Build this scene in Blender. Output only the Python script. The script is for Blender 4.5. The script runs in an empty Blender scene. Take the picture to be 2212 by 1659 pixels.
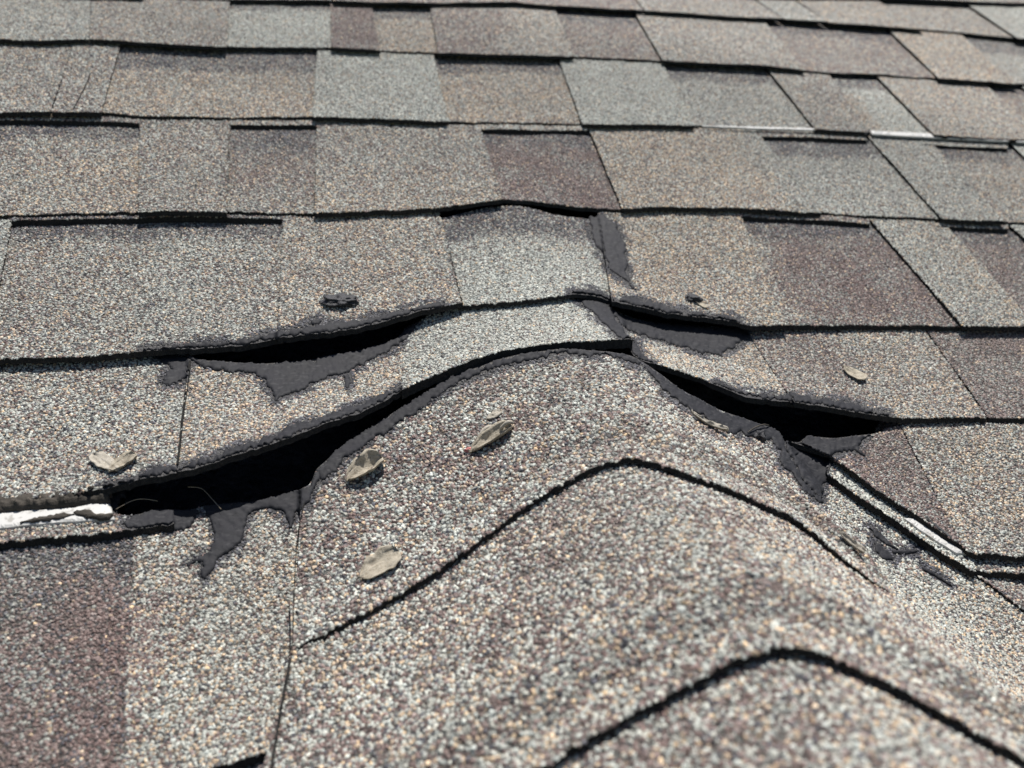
import bpy, math, random
import numpy as np
from mathutils import Vector, Matrix, noise
from mathutils.bvhtree import BVHTree
from mathutils.geometry import delaunay_2d_cdt

random.seed(7); np.random.seed(7)
sc = bpy.context.scene
COL = sc.collection

# ------------------------------------------------------------------ camera frame
F = 1900.0                       # focal length in photo pixels (2212 wide)
CX, CY = 1106.0, 829.5
PITCH = math.radians(23)
def _n(v): return v / np.linalg.norm(v)
_X = _n(np.array([9200 - CX, 520 - CY, F]))
_U = np.array([590 - CX, -1020 - CY, F]); _U = _n(_U - _X * (_U @ _X))
_N = np.cross(_U, _X)
if _N[1] > 0: _N = -_N
_Y = _U * math.cos(PITCH) - _N * math.sin(PITCH)
_Z = _U * math.sin(PITCH) + _N * math.cos(PITCH)
R = np.array([_X, _Y, _Z])
if np.linalg.det(R) < 0: R[0] *= -1
CAM = np.array([0.0, 0.0, 4.0])
TANP = math.tan(PITCH)
UP = np.array([0, math.cos(PITCH), math.sin(PITCH)])

cam_d = bpy.data.cameras.new('camera'); cam = bpy.data.objects.new('camera', cam_d); COL.objects.link(cam)
M3 = np.stack([R @ [1, 0, 0], R @ [0, -1, 0], R @ [0, 0, -1]], axis=1)
M4 = Matrix.Identity(4)
for i in range(3):
    for j in range(3): M4[i][j] = M3[i, j]
    M4[i][3] = CAM[i]
cam.matrix_world = M4
cam_d.sensor_width = 36; cam_d.lens = 36 * F / 2212
cam_d.clip_start = 0.01; cam_d.clip_end = 2000
cam_d.dof.use_dof = True; cam_d.dof.focus_distance = 0.475; cam_d.dof.aperture_fstop = 8.8
sc.camera = cam

# ------------------------------------------------------------------ light
SUN_DIR = Vector((0.12, 0.33, 0.93)).normalized()        # towards the sun
w = bpy.data.worlds.new('World'); sc.world = w; w.use_nodes = True
nt = w.node_tree; nt.nodes.clear()
sky = nt.nodes.new('ShaderNodeTexSky'); sky.sky_type = 'NISHITA'; sky.sun_disc = False
sky.sun_elevation = math.asin(SUN_DIR.z); sky.sun_rotation = math.atan2(SUN_DIR.x, SUN_DIR.y)
bg = nt.nodes.new('ShaderNodeBackground'); bg.inputs[1].default_value = 0.055
wo = nt.nodes.new('ShaderNodeOutputWorld')
nt.links.new(sky.outputs[0], bg.inputs[0]); nt.links.new(bg.outputs[0], wo.inputs[0])
sd = bpy.data.lights.new('sun', 'SUN'); sd.energy = 5.0; sd.angle = math.radians(0.53); sd.color = (1.0, 0.965, 0.915)
so = bpy.data.objects.new('sun', sd); COL.objects.link(so)
so.rotation_euler = (-SUN_DIR).to_track_quat('-Z', 'Y').to_euler(); so.location = (0, 0, 8)
vs = sc.view_settings; vs.view_transform = 'Standard'; vs.look = 'None'; vs.gamma = 1; vs.use_curve_mapping = False
vs.exposure = 0.53

# ------------------------------------------------------------------ materials
def mat_new(name):
    m = bpy.data.materials.new(name); m.use_nodes = True; m.node_tree.nodes.clear()
    return m, m.node_tree
def nd(nt, t, **k):
    n = nt.nodes.new(t)
    for a, v in k.items():
        if a == 'ins':
            for i, x in v.items(): n.inputs[i].default_value = x
        else: setattr(n, a, v)
    return n
def mth(nt, op, a, b=None, c=None, clamp=False):
    n = nt.nodes.new('ShaderNodeMath'); n.operation = op; n.use_clamp = clamp
    for i, v in enumerate((a, b, c)):
        if v is None: continue
        if isinstance(v, (int, float)): n.inputs[i].default_value = v
        else: nt.links.new(v, n.inputs[i])
    return n.outputs[0]
def mixc(nt, f, a, b):
    n = nt.nodes.new('ShaderNodeMix'); n.data_type = 'RGBA'
    for i, v in ((0, f), (6, a), (7, b)):
        if isinstance(v, (int, float)): n.inputs[i].default_value = v
        elif isinstance(v, tuple): n.inputs[i].default_value = (*v, 1)
        else: nt.links.new(v, n.inputs[i])
    return n.outputs[2]

def granule_colour(nt, r1, r2, r3, bl, bla):
    """bl = (maroon, tan, dark) shares, bla = how light the grey granules are."""
    sep = nd(nt, 'ShaderNodeSeparateColor'); nt.links.new(bl, sep.inputs[0])
    mw, tw, dw = sep.outputs
    a1 = mw; a2 = mth(nt, 'ADD', mw, tw); a3 = mth(nt, 'ADD', a2, dw)
    l2 = mth(nt, 'ADD', mth(nt, 'MULTIPLY', mth(nt, 'POWER', r2, 1.3), .78), mth(nt, 'MULTIPLY', mth(nt, 'GREATER_THAN', r2, .93), .40))
    g_lo = mixc(nt, r3, (.24, .23, .20), (.20, .21, .195))
    g_hi = mixc(nt, r3, (.655, .64, .555), (.585, .625, .585))
    lift = mth(nt, 'MULTIPLY', l2, bla, clamp=True)
    lift = mth(nt, 'ADD', lift, mth(nt, 'MULTIPLY', bla, 0.22), clamp=True)
    grey = mixc(nt, lift, g_lo, g_hi)
    mar = mixc(nt, l2, mixc(nt, r3, (.105, .062, .055), (.125, .088, .08)), mixc(nt, r3, (.27, .18, .16), (.33, .275, .255)))
    tan = mixc(nt, l2, (.33, .25, .18), mixc(nt, r3, (.86, .62, .36), (.76, .62, .48)))
    drk = mixc(nt, l2, (.028, .028, .034), mixc(nt, mth(nt, 'MULTIPLY', bla, 4, clamp=True), (.035, .035, .04), (.14, .14, .165)))
    c = mixc(nt, mth(nt, 'LESS_THAN', r1, a3), grey, drk)
    c = mixc(nt, mth(nt, 'LESS_THAN', r1, a2), c, tan)
    c = mixc(nt, mth(nt, 'LESS_THAN', r1, a1), c, mar)
    # rain-washed dirt and worn areas
    g = nd(nt, 'ShaderNodeNewGeometry')
    d1 = nd(nt, 'ShaderNodeTexNoise', ins={'Scale': 9., 'Detail': 5., 'Roughness': .6}); nt.links.new(g.outputs['Position'], d1.inputs['Vector'])
    mr = nd(nt, 'ShaderNodeMapRange', ins={'From Min': .35, 'From Max': .68, 'To Min': 0., 'To Max': .24}); nt.links.new(d1.outputs[0], mr.inputs[0])
    return mixc(nt, mr.outputs[0], c, (.21, .20, .175))

def mat_granule():
    m, nt = mat_new('mineral_granule')
    at = nd(nt, 'ShaderNodeAttribute', attribute_type='INSTANCER', attribute_name='bl')
    ar = nd(nt, 'ShaderNodeAttribute', attribute_type='INSTANCER', attribute_name='gr')
    s = nd(nt, 'ShaderNodeSeparateXYZ'); nt.links.new(ar.outputs['Vector'], s.inputs[0])
    c = granule_colour(nt, s.outputs[0], s.outputs[1], s.outputs[2], at.outputs['Color'], at.outputs['Alpha'])
    b = nd(nt, 'ShaderNodeBsdfPrincipled', ins={'Roughness': .62, 'Specular IOR Level': .38})
    nt.links.new(c, b.inputs['Base Color'])
    o = nd(nt, 'ShaderNodeOutputMaterial'); nt.links.new(b.outputs[0], o.inputs[0])
    return m

def mat_shingle():
    m, nt = mat_new('shingle_surface')
    at = nd(nt, 'ShaderNodeAttribute', attribute_name='bl')
    gd = nd(nt, 'ShaderNodeAttribute', attribute_name='gd')
    tc = nd(nt, 'ShaderNodeNewGeometry')
    v = nd(nt, 'ShaderNodeTexVoronoi', ins={'Scale': 560., 'Randomness': 1.0}); nt.links.new(tc.outputs['Position'], v.inputs['Vector'])
    ve = nd(nt, 'ShaderNodeTexVoronoi', feature='DISTANCE_TO_EDGE', ins={'Scale': 560., 'Randomness': 1.0}); nt.links.new(tc.outputs['Position'], ve.inputs['Vector'])
    s = nd(nt, 'ShaderNodeSeparateColor'); nt.links.new(v.outputs['Color'], s.inputs[0])
    c = granule_colour(nt, s.outputs[0], s.outputs[1], s.outputs[2], at.outputs['Color'], at.outputs['Alpha'])
    # asphalt showing between the granules
    edge = nd(nt, 'ShaderNodeMapRange', ins={'From Min': 0.0, 'From Max': .13}); nt.links.new(ve.outputs['Distance'], edge.inputs[0])
    e2 = edge.outputs[0]
    c2 = mixc(nt, e2, (.07, .066, .062), c)
    fine = nd(nt, 'ShaderNodeTexNoise', ins={'Scale': 1500., 'Detail': 2.}); nt.links.new(tc.outputs['Position'], fine.inputs['Vector'])
    bed = mixc(nt, fine.outputs[0], (.02, .019, .017), mixc(nt, .30, (.09, .085, .08), c))
    col = mixc(nt, mth(nt, 'MULTIPLY', gd.outputs['Fac'], 0.9), c2, bed)
    b = nd(nt, 'ShaderNodeBsdfPrincipled', ins={'Roughness': .75, 'Specular IOR Level': .3})
    nt.links.new(col, b.inputs['Base Color'])
    dome = mth(nt, 'SUBTRACT', 1.0, v.outputs['Distance'])
    hh = mth(nt, 'MULTIPLY', mth(nt, 'POWER', e2, .6), mth(nt, 'ADD', dome, mth(nt, 'MULTIPLY', s.outputs[1], .8)))
    bp = nd(nt, 'ShaderNodeBump', ins={'Strength': .75, 'Distance': .0011}); nt.links.new(hh, bp.inputs['Height'])
    nt.links.new(bp.outputs[0], b.inputs['Normal'])
    o = nd(nt, 'ShaderNodeOutputMaterial'); nt.links.new(b.outputs[0], o.inputs[0])
    return m

def mat_simple(name, c1, c2, scale, rough, bump=0.0, bdist=.001, spec=.5, rough2=None, c3=None, stretch=None):
    m, nt = mat_new(name)
    g = nd(nt, 'ShaderNodeNewGeometry'); vec = g.outputs['Position']
    if stretch:
        mp = nd(nt, 'ShaderNodeMapping'); mp.inputs['Scale'].default_value = stretch
        nt.links.new(vec, mp.inputs[0]); vec = mp.outputs[0]
    n = nd(nt, 'ShaderNodeTexNoise', ins={'Scale': scale, 'Detail': 6., 'Roughness': .62}); nt.links.new(vec, n.inputs['Vector'])
    mr = nd(nt, 'ShaderNodeMapRange', ins={'From Min': .3, 'From Max': .7}); nt.links.new(n.outputs[0], mr.inputs[0])
    c = mixc(nt, mr.outputs[0], c1, c2)
    if c3:
        n3 = nd(nt, 'ShaderNodeTexNoise', ins={'Scale': scale * 4.3, 'Detail': 3.}); nt.links.new(vec, n3.inputs['Vector'])
        r3 = nd(nt, 'ShaderNodeMapRange', ins={'From Min': .56, 'From Max': .66}); nt.links.new(n3.outputs[0], r3.inputs[0])
        c = mixc(nt, r3.outputs[0], c, c3)
    b = nd(nt, 'ShaderNodeBsdfPrincipled', ins={'Roughness': rough, 'Specular IOR Level': spec})
    nt.links.new(c, b.inputs['Base Color'])
    if bump:
        bp = nd(nt, 'ShaderNodeBump', ins={'Strength': bump, 'Distance': bdist}); nt.links.new(n.outputs[0], bp.inputs['Height'])
        nt.links.new(bp.outputs[0], b.inputs['Normal'])
    if rough2 is not None:
        rr = nd(nt, 'ShaderNodeMapRange', ins={'To Min': rough, 'To Max': rough2}); nt.links.new(n.outputs[0], rr.inputs[0])
        nt.links.new(rr.outputs[0], b.inputs['Roughness'])
    o = nd(nt, 'ShaderNodeOutputMaterial'); nt.links.new(b.outputs[0], o.inputs[0])
    return m

M_GR = mat_granule()
M_SH = mat_shingle()
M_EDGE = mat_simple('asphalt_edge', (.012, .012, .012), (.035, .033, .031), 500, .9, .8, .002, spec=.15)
M_TAR = mat_simple('roofing_sealant', (.0105, .011, .0135), (.020, .020, .0245), 110, .62, .45, .0010, spec=.22, rough2=.85, c3=(.029, .029, .032), stretch=(.5, 1, 1))
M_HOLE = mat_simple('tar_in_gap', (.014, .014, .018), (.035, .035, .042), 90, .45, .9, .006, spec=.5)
M_TAPE = mat_simple('white_release_tape', (.40, .395, .375), (.47, .465, .45), 60, .6, .2, .0005, c3=(.27, .26, .24))
M_DECK = mat_simple('roof_underlayment', (.02, .02, .02), (.04, .04, .04), 30, .9)
M_GROUND = mat_simple('lawn', (.05, .08, .025), (.09, .12, .04), 1.2, .95)
M_PETAL = mat_simple('dry_petal', (.26, .23, .18), (.40, .36, .29), 260, .75, .7, .0008, spec=.2, c3=(.20, .16, .11), stretch=(1, 3, 1))
M_PETALG = mat_simple('weathered_petal', (.26, .24, .20), (.42, .385, .33), 300, .8, .7, .0008, spec=.2, c3=(.27, .24, .19))
M_RED = mat_simple('red_husk', (.35, .10, .09), (.55, .22, .20), 300, .6)
M_DARKLUMP = mat_simple('dark_tar_lump', (.016, .016, .018), (.045, .045, .05), 250, .6, .8, .002, spec=.3)
M_RAGGED = mat_simple('ragged_asphalt', (.022, .020, .017), (.085, .074, .062), 130, .85, .9, .002, spec=.2, stretch=(.4, 1, 2))
M_HAIR = mat_simple('pale_fibre', (.35, .28, .2), (.45, .38, .28), 100, .5)

# ------------------------------------------------------------------ the roof's shape
def ray(px, py):
    v = np.stack([(px - CX) / F, (py - CY) / F, np.ones_like(px)], -1)
    return v @ R.T
# plane distance so that a course is 143 mm
D0 = 0.346
Nw = R @ _N
Z0 = -D0 / Nw[2]                                   # main roof plane: z = Z0 + TANP*y
r1 = ray(np.array(1380.), np.array(995.)); r2 = ray(np.array(1700.), np.array(1410.))
c1, c2, SKEW = np.linalg.solve(np.array([r1, -r2, [-1, 0, 0]]).T, np.array([0, .143, 0]))
RX, RY, RZ = r1 * c1                               # a point on the ridge line
def S(x, y):
    zm = Z0 + TANP * y
    dx = x - (RX + SKEW * (y - RY) / .143)
    zd = RZ - .004 - (np.sqrt((.57 * dx) ** 2 + .014 ** 2) - .014)
    k = .011 + .026 * np.exp(-(dx / .13) ** 2) * (1 / (1 + np.exp(-(y - RY - .02) * 40)))
    hi = np.maximum(zm, zd)
    base = hi + k * np.log1p(np.exp(-np.abs(zm - zd) / k))
    return base + .0016 * np.sin(x * 17 + 1.3) * np.sin(y * 13 + .5)
def onto(px, py, h):
    """points of the roof surface raised by h, seen along the given sight lines"""
    px = np.asarray(px, float); py = np.asarray(py, float); h = np.broadcast_to(np.asarray(h, float), px.shape)
    d = ray(px, py)
    def f(t):
        P = d * t[..., None]
        return P[..., 2] - S(P[..., 0], P[..., 1]) - h
    lo = np.full(px.shape, .12); hi = lo.copy(); done = np.zeros(px.shape, bool)
    for t in np.geomspace(.12, 12, 260)[1:]:
        tt = np.full(px.shape, t); neg = f(tt) < 0
        new = neg & ~done
        hi[new] = t; done |= new
        lo[~done] = t
    hi[~done] = 12
    for _ in range(30):
        m = (lo + hi) / 2; neg = f(m) < 0
        hi = np.where(neg, m, hi); lo = np.where(neg, lo, m)
    return d * hi[..., None] + CAM

# ------------------------------------------------------------------ object helpers
def link(name, me, parent=None, label=None, cat=None, group=None, kind=None):
    o = bpy.data.objects.new(name, me); COL.objects.link(o)
    if parent is not None: o.parent = parent
    for k, v in (('label', label), ('category', cat), ('group', group), ('kind', kind)):
        if v: o[k] = v
    return o
BV, BF = [], []                                    # everything laid so far, for draping the sealant and petals
def remember(V, Fc):
    off = len(BV); BV.extend([tuple(v) for v in V]); BF.extend([tuple(i + off for i in f) for f in Fc])

PAL = {  # shares of maroon, tan, dark granules, lightness of the grey ones
 'G': (.05, .05, .05, 1.0), 'g': (.10, .09, .10, .78), 'T': (.20, .32, .05, .76), 't': (.23, .20, .08, .76),
 'M': (.68, .05, .09, .44), 'm': (.46, .11, .10, .58), 'X': (.27, .14, .10, .74), 'D': (.30, .06, .40, .40),
 'N': (.76, .03, .09, .36), 'C': (.36, .10, .08, .92), 'W': (.18, .15, .06, 1.0)}

def gn_granules(k=1.0, dens=1.0):
    g = bpy.data.node_groups.new('granules', 'GeometryNodeTree')
    g.interface.new_socket('Geometry', in_out='INPUT', socket_type='NodeSocketGeometry')
    g.interface.new_socket('Geometry', in_out='OUTPUT', socket_type='NodeSocketGeometry')
    N, L = g.nodes, g.links
    gi = N.new('NodeGroupInput'); go = N.new('NodeGroupOutput')
    dp = N.new('GeometryNodeDistributePointsOnFaces')
    na = N.new('GeometryNodeInputNamedAttribute'); na.data_type = 'FLOAT'; na.inputs[0].default_value = 'gd'
    mu = N.new('ShaderNodeMath'); mu.operation = 'MULTIPLY'; mu.inputs[1].default_value = GDENS * dens
    L.new(na.outputs[0], mu.inputs[0]); L.new(mu.outputs[0], dp.inputs['Density']); L.new(gi.outputs[0], dp.inputs['Mesh'])
    rv = N.new('FunctionNodeRandomValue'); rv.data_type = 'FLOAT_VECTOR'; rv.inputs['Seed'].default_value = 3
    st = N.new('GeometryNodeStoreNamedAttribute'); st.data_type = 'FLOAT_VECTOR'; st.domain = 'POINT'; st.inputs['Name'].default_value = 'gr'
    L.new(dp.outputs['Points'], st.inputs['Geometry']); L.new(rv.outputs['Value'], st.inputs['Value'])
    ico = N.new('GeometryNodeMeshIcoSphere'); ico.inputs['Radius'].default_value = 1.0; ico.inputs['Subdivisions'].default_value = 1
    sp = N.new('GeometryNodeSetPosition'); rp = N.new('FunctionNodeRandomValue'); rp.data_type = 'FLOAT_VECTOR'
    rp.inputs['Min'].default_value = (-.33, -.33, -.33); rp.inputs['Max'].default_value = (.33, .33, .33); rp.inputs['Seed'].default_value = 5
    L.new(ico.outputs[0], sp.inputs['Geometry']); L.new(rp.outputs['Value'], sp.inputs['Offset'])
    sm = N.new('GeometryNodeSetMaterial'); sm.inputs['Material'].default_value = M_GR; L.new(sp.outputs[0], sm.inputs['Geometry'])
    ip = N.new('GeometryNodeInstanceOnPoints'); L.new(st.outputs[0], ip.inputs['Points']); L.new(sm.outputs[0], ip.inputs['Instance'])
    rr = N.new('FunctionNodeRandomValue'); rr.data_type = 'FLOAT_VECTOR'; rr.inputs['Min'].default_value = (-.34, -.34, 0); rr.inputs['Max'].default_value = (.34, .34, 6.283); rr.inputs['Seed'].default_value = 8
    ro = N.new('FunctionNodeRotateRotation'); ro.rotation_space = 'LOCAL'
    L.new(dp.outputs['Rotation'], ro.inputs[0]); e2r = N.new('FunctionNodeEulerToRotation'); L.new(rr.outputs['Value'], e2r.inputs[0]); L.new(e2r.outputs[0], ro.inputs[1])
    L.new(ro.outputs[0], ip.inputs['Rotation'])
    rs = N.new('FunctionNodeRandomValue'); rs.data_type = 'FLOAT_VECTOR'; rs.inputs['Seed'].default_value = 11
    rs.inputs['Min'].default_value = (.00052 * k, .00042 * k, .00032 * k); rs.inputs['Max'].default_value = (.00124 * k, .00092 * k, .00072 * k)
    L.new(rs.outputs['Value'], ip.inputs['Scale'])
    jn = N.new('GeometryNodeJoinGeometry'); L.new(gi.outputs[0], jn.inputs[0]); L.new(ip.outputs[0], jn.inputs[0]); L.new(jn.outputs[0], go.inputs[0])
    return g
GDENS = 760000.0
GN = gn_granules(); GN_CAP = gn_granules(1.22, .68)

def noise_arr(P, s, seed=0.0):
    return np.array([noise.noise(Vector((p[0] * s + seed, p[1] * s + seed * .7, p[2] * s))) for p in P.reshape(-1, 3)]).reshape(P.shape[:-1])

def interp(curve, x):
    a = np.asarray(curve, float); xs = a[:, 0]; ys = a[:, 1]
    y = np.interp(x, xs, ys)
    # carry the end slopes on beyond the traced points
    sl = (ys[1] - ys[0]) / (xs[1] - xs[0]); y = np.where(x < xs[0], ys[0] + sl * (x - xs[0]), y)
    sl = (ys[-1] - ys[-2]) / (xs[-1] - xs[-2]); return np.where(x > xs[-1], ys[-1] + sl * (x - xs[-1]), y)

TAR = [
 ('tar smear running down the joint above the ridge top', [(1272, 470), (1305, 464), (1332, 488), (1350, 527), (1353, 570), (1357, 600), (1372, 628), (1345, 605), (1316, 580), (1298, 545), (1276, 505)], .0022, 3.5),
 ('tar smear sealing the joint along the right of the pale centre shingle', [(1234, 631), (1265, 627), (1297, 631), (1324, 648), (1312, 664), (1329, 691), (1348, 714), (1364, 733), (1372, 745), (1352, 738), (1322, 716), (1297, 691), (1265, 664), (1248, 645)], .0022, 3),
 ('broad tar smear below the thin gap right of the ridge top', [(1318, 668), (1345, 681), (1367, 690), (1420, 700), (1495, 704), (1540, 709), (1618, 710), (1612, 730), (1600, 742), (1585, 752), (1557, 768), (1520, 764), (1497, 757), (1434, 738), (1395, 727), (1362, 716), (1338, 696)], .0024, 4),
 ('tar bead on the upper lip of the thin right gap', [(1345, 641), (1400, 651), (1440, 665), (1500, 679), (1540, 683), (1580, 686), (1600, 697), (1592, 699), (1540, 691), (1490, 684), (1434, 676), (1385, 664), (1340, 655)], .0022, 3),
 ('wide tongue of tar below the upper left gap', [(404, 769), (439, 780), (562, 787), (668, 780), (778, 758), (830, 742), (858, 733), (876, 712), (900, 697), (878, 728), (858, 748), (778, 789), (740, 806), (703, 819), (650, 842), (620, 856), (594, 868), (586, 848), (577, 824), (548, 807), (492, 801), (430, 790)], .0022, 4),
 ('faint tar smear over the shingle joint left of the upper gap', [(330, 770), (372, 768), (402, 770), (410, 790), (402, 815), (385, 832), (352, 829), (356, 812), (374, 800), (350, 785)], .0012, 5),
 ('tar bead on the lip of the upper left gap', [(300, 757), (404, 745), (500, 739), (527, 736), (580, 722), (640, 712), (700, 703), (777, 694), (850, 676), (940, 658), (960, 660), (942, 665), (858, 686), (777, 706), (717, 715), (640, 724), (580, 735), (527, 745), (404, 751), (300, 760)], .0020, 3),
 ('tar band on the lip of the widest gap', [(300, 1030), (330, 1016), (345, 1006), (395, 1009), (420, 1002), (492, 974), (580, 945), (640, 920), (703, 899), (778, 874), (840, 849), (866, 839), (866, 845), (778, 890), (703, 915), (580, 960), (492, 989), (422, 1012), (316, 1033)], .0026, 3.5),
 ('shaggy tar lump at the left end of the widest gap', [(222, 1050), (240, 1046), (300, 1034), (316, 1038), (300, 1062), (262, 1078), (252, 1108), (240, 1100), (228, 1075)], .004, 4),
 ('forked tar drip hanging below the widest gap', [(439, 1093), (545, 1086), (598, 1072), (650, 1058), (672, 1051), (683, 1022), (697, 1008), (694, 1030), (676, 1058), (668, 1085), (655, 1098), (640, 1102), (636, 1128), (627, 1141), (622, 1122), (618, 1108), (600, 1100), (575, 1096), (548, 1104), (535, 1115), (529, 1145), (520, 1171), (495, 1192), (471, 1206), (458, 1232), (441, 1250), (434, 1234), (440, 1212), (422, 1216), (404, 1222), (430, 1205), (455, 1192), (463, 1160), (456, 1130), (446, 1108)], .0024, 3),
 ('flat tar smear with fibres left of the forked drip', [(262, 1133), (292, 1114), (338, 1101), (418, 1102), (430, 1110), (419, 1122), (411, 1139), (376, 1146), (340, 1140), (316, 1147), (281, 1140)], .002, 4),
 ('thin tar rim along the crest below the widest gap', [(684, 1020), (703, 999), (735, 967), (778, 939), (822, 911), (875, 876), (928, 844), (974, 816), (1069, 781), (1121, 767), (1209, 754), (1315, 761), (1367, 771), (1388, 782), (1380, 787), (1315, 769), (1209, 764), (1121, 781), (1069, 795), (995, 822), (940, 860), (893, 892), (860, 912), (840, 935), (812, 942), (795, 962), (745, 992), (715, 1026), (694, 1040)], .002, 3),
 ('large ragged tar patch at the right valley corner', [(1392, 789), (1434, 816), (1469, 844), (1557, 890), (1645, 918), (1677, 928), (1694, 952), (1700, 975), (1712, 1000), (1730, 1030), (1752, 1055), (1778, 1085), (1766, 1083), (1735, 1058), (1708, 1022), (1680, 996), (1690, 975), (1664, 950), (1624, 942), (1570, 930), (1522, 905), (1474, 872), (1434, 842), (1402, 808)], .002, 4),
 ('ragged tar tongue on the maroon shingle by the right valley', [(1694, 953), (1726, 958), (1743, 942), (1803, 948), (1880, 940), (1858, 952), (1856, 972), (1870, 985), (1835, 975), (1800, 985), (1788, 1000), (1780, 1030), (1778, 1050), (1772, 1078), (1752, 1060), (1730, 1030), (1708, 990)], .0026, 5),
 ('lumpy tar bead on the lip of the right gap', [(1540, 828), (1557, 829), (1610, 850), (1680, 858), (1712, 850), (1740, 856), (1800, 866), (1850, 872), (1882, 888), (1920, 897), (1880, 895), (1807, 882), (1708, 867), (1610, 855), (1557, 834)], .0026, 3.5),
 ('small tar bead on the joint above the crest step', [(1360, 735), (1376, 748), (1392, 772), (1410, 782), (1395, 783), (1378, 776), (1366, 762)], .002, 2),
 ('small tar spot on the tan shingle left of the ridge', [(742, 812), (752, 810), (757, 828), (750, 840), (745, 830)], .001, 2),
 ('small grey tar spot below the dark lump', [(672, 694), (688, 689), (696, 694), (690, 701), (674, 701)], .001, 2),
 ('longer black scrap smear on the pale valley shingle', [(1876, 1140), (1900, 1152), (1925, 1178), (1938, 1188), (1915, 1176), (1890, 1158)], .0005, 3),
 ('shorter black scrap smear on the pale valley shingle', [(1888, 1170), (1902, 1182), (1930, 1205), (1928, 1214), (1905, 1205), (1890, 1190)], .001, 2),
 ('thin black scratch on the pale valley shingle', [(1990, 1225), (2010, 1234), (2052, 1262), (2056, 1268), (2020, 1246), (1994, 1232)], .0008, 1),
 ('black cross mark on the pale valley shingle', [(1926, 1190), (1950, 1191), (1982, 1188), (1984, 1192), (1955, 1197), (1928, 1196)], .0008, 1)]

def near_tar(qx, qy, tol=5.0):
    """vertices that the tar will bury"""
    m = np.zeros(qx.shape, bool)
    for _, poly, _, _ in TAR:
        P = np.asarray(poly, float); x0, y0 = P.min(0) - tol; x1, y1 = P.max(0) + tol
        c = np.where((qx > x0) & (qx < x1) & (qy > y0) & (qy < y1) & ~m)[0]
        if not len(c): continue
        X, Y_ = qx[c], qy[c]; ins = np.zeros(len(c), bool); dm = np.full(len(c), 1e9)
        for a, b in zip(P, np.roll(P, -1, 0)):
            if a[1] != b[1]:
                ins ^= ((a[1] > Y_) != (b[1] > Y_)) & (X < (b[0] - a[0]) * (Y_ - a[1]) / (b[1] - a[1]) + a[0])
            ab = b - a; t = np.clip(((X - a[0]) * ab[0] + (Y_ - a[1]) * ab[1]) / (ab @ ab + 1e-9), 0, 1)
            dm = np.minimum(dm, np.hypot(a[0] + ab[0] * t - X, a[1] + ab[1] * t - Y_))
        m[c] = ins | (dm < tol)
    return m
NOGRAN = False
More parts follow.
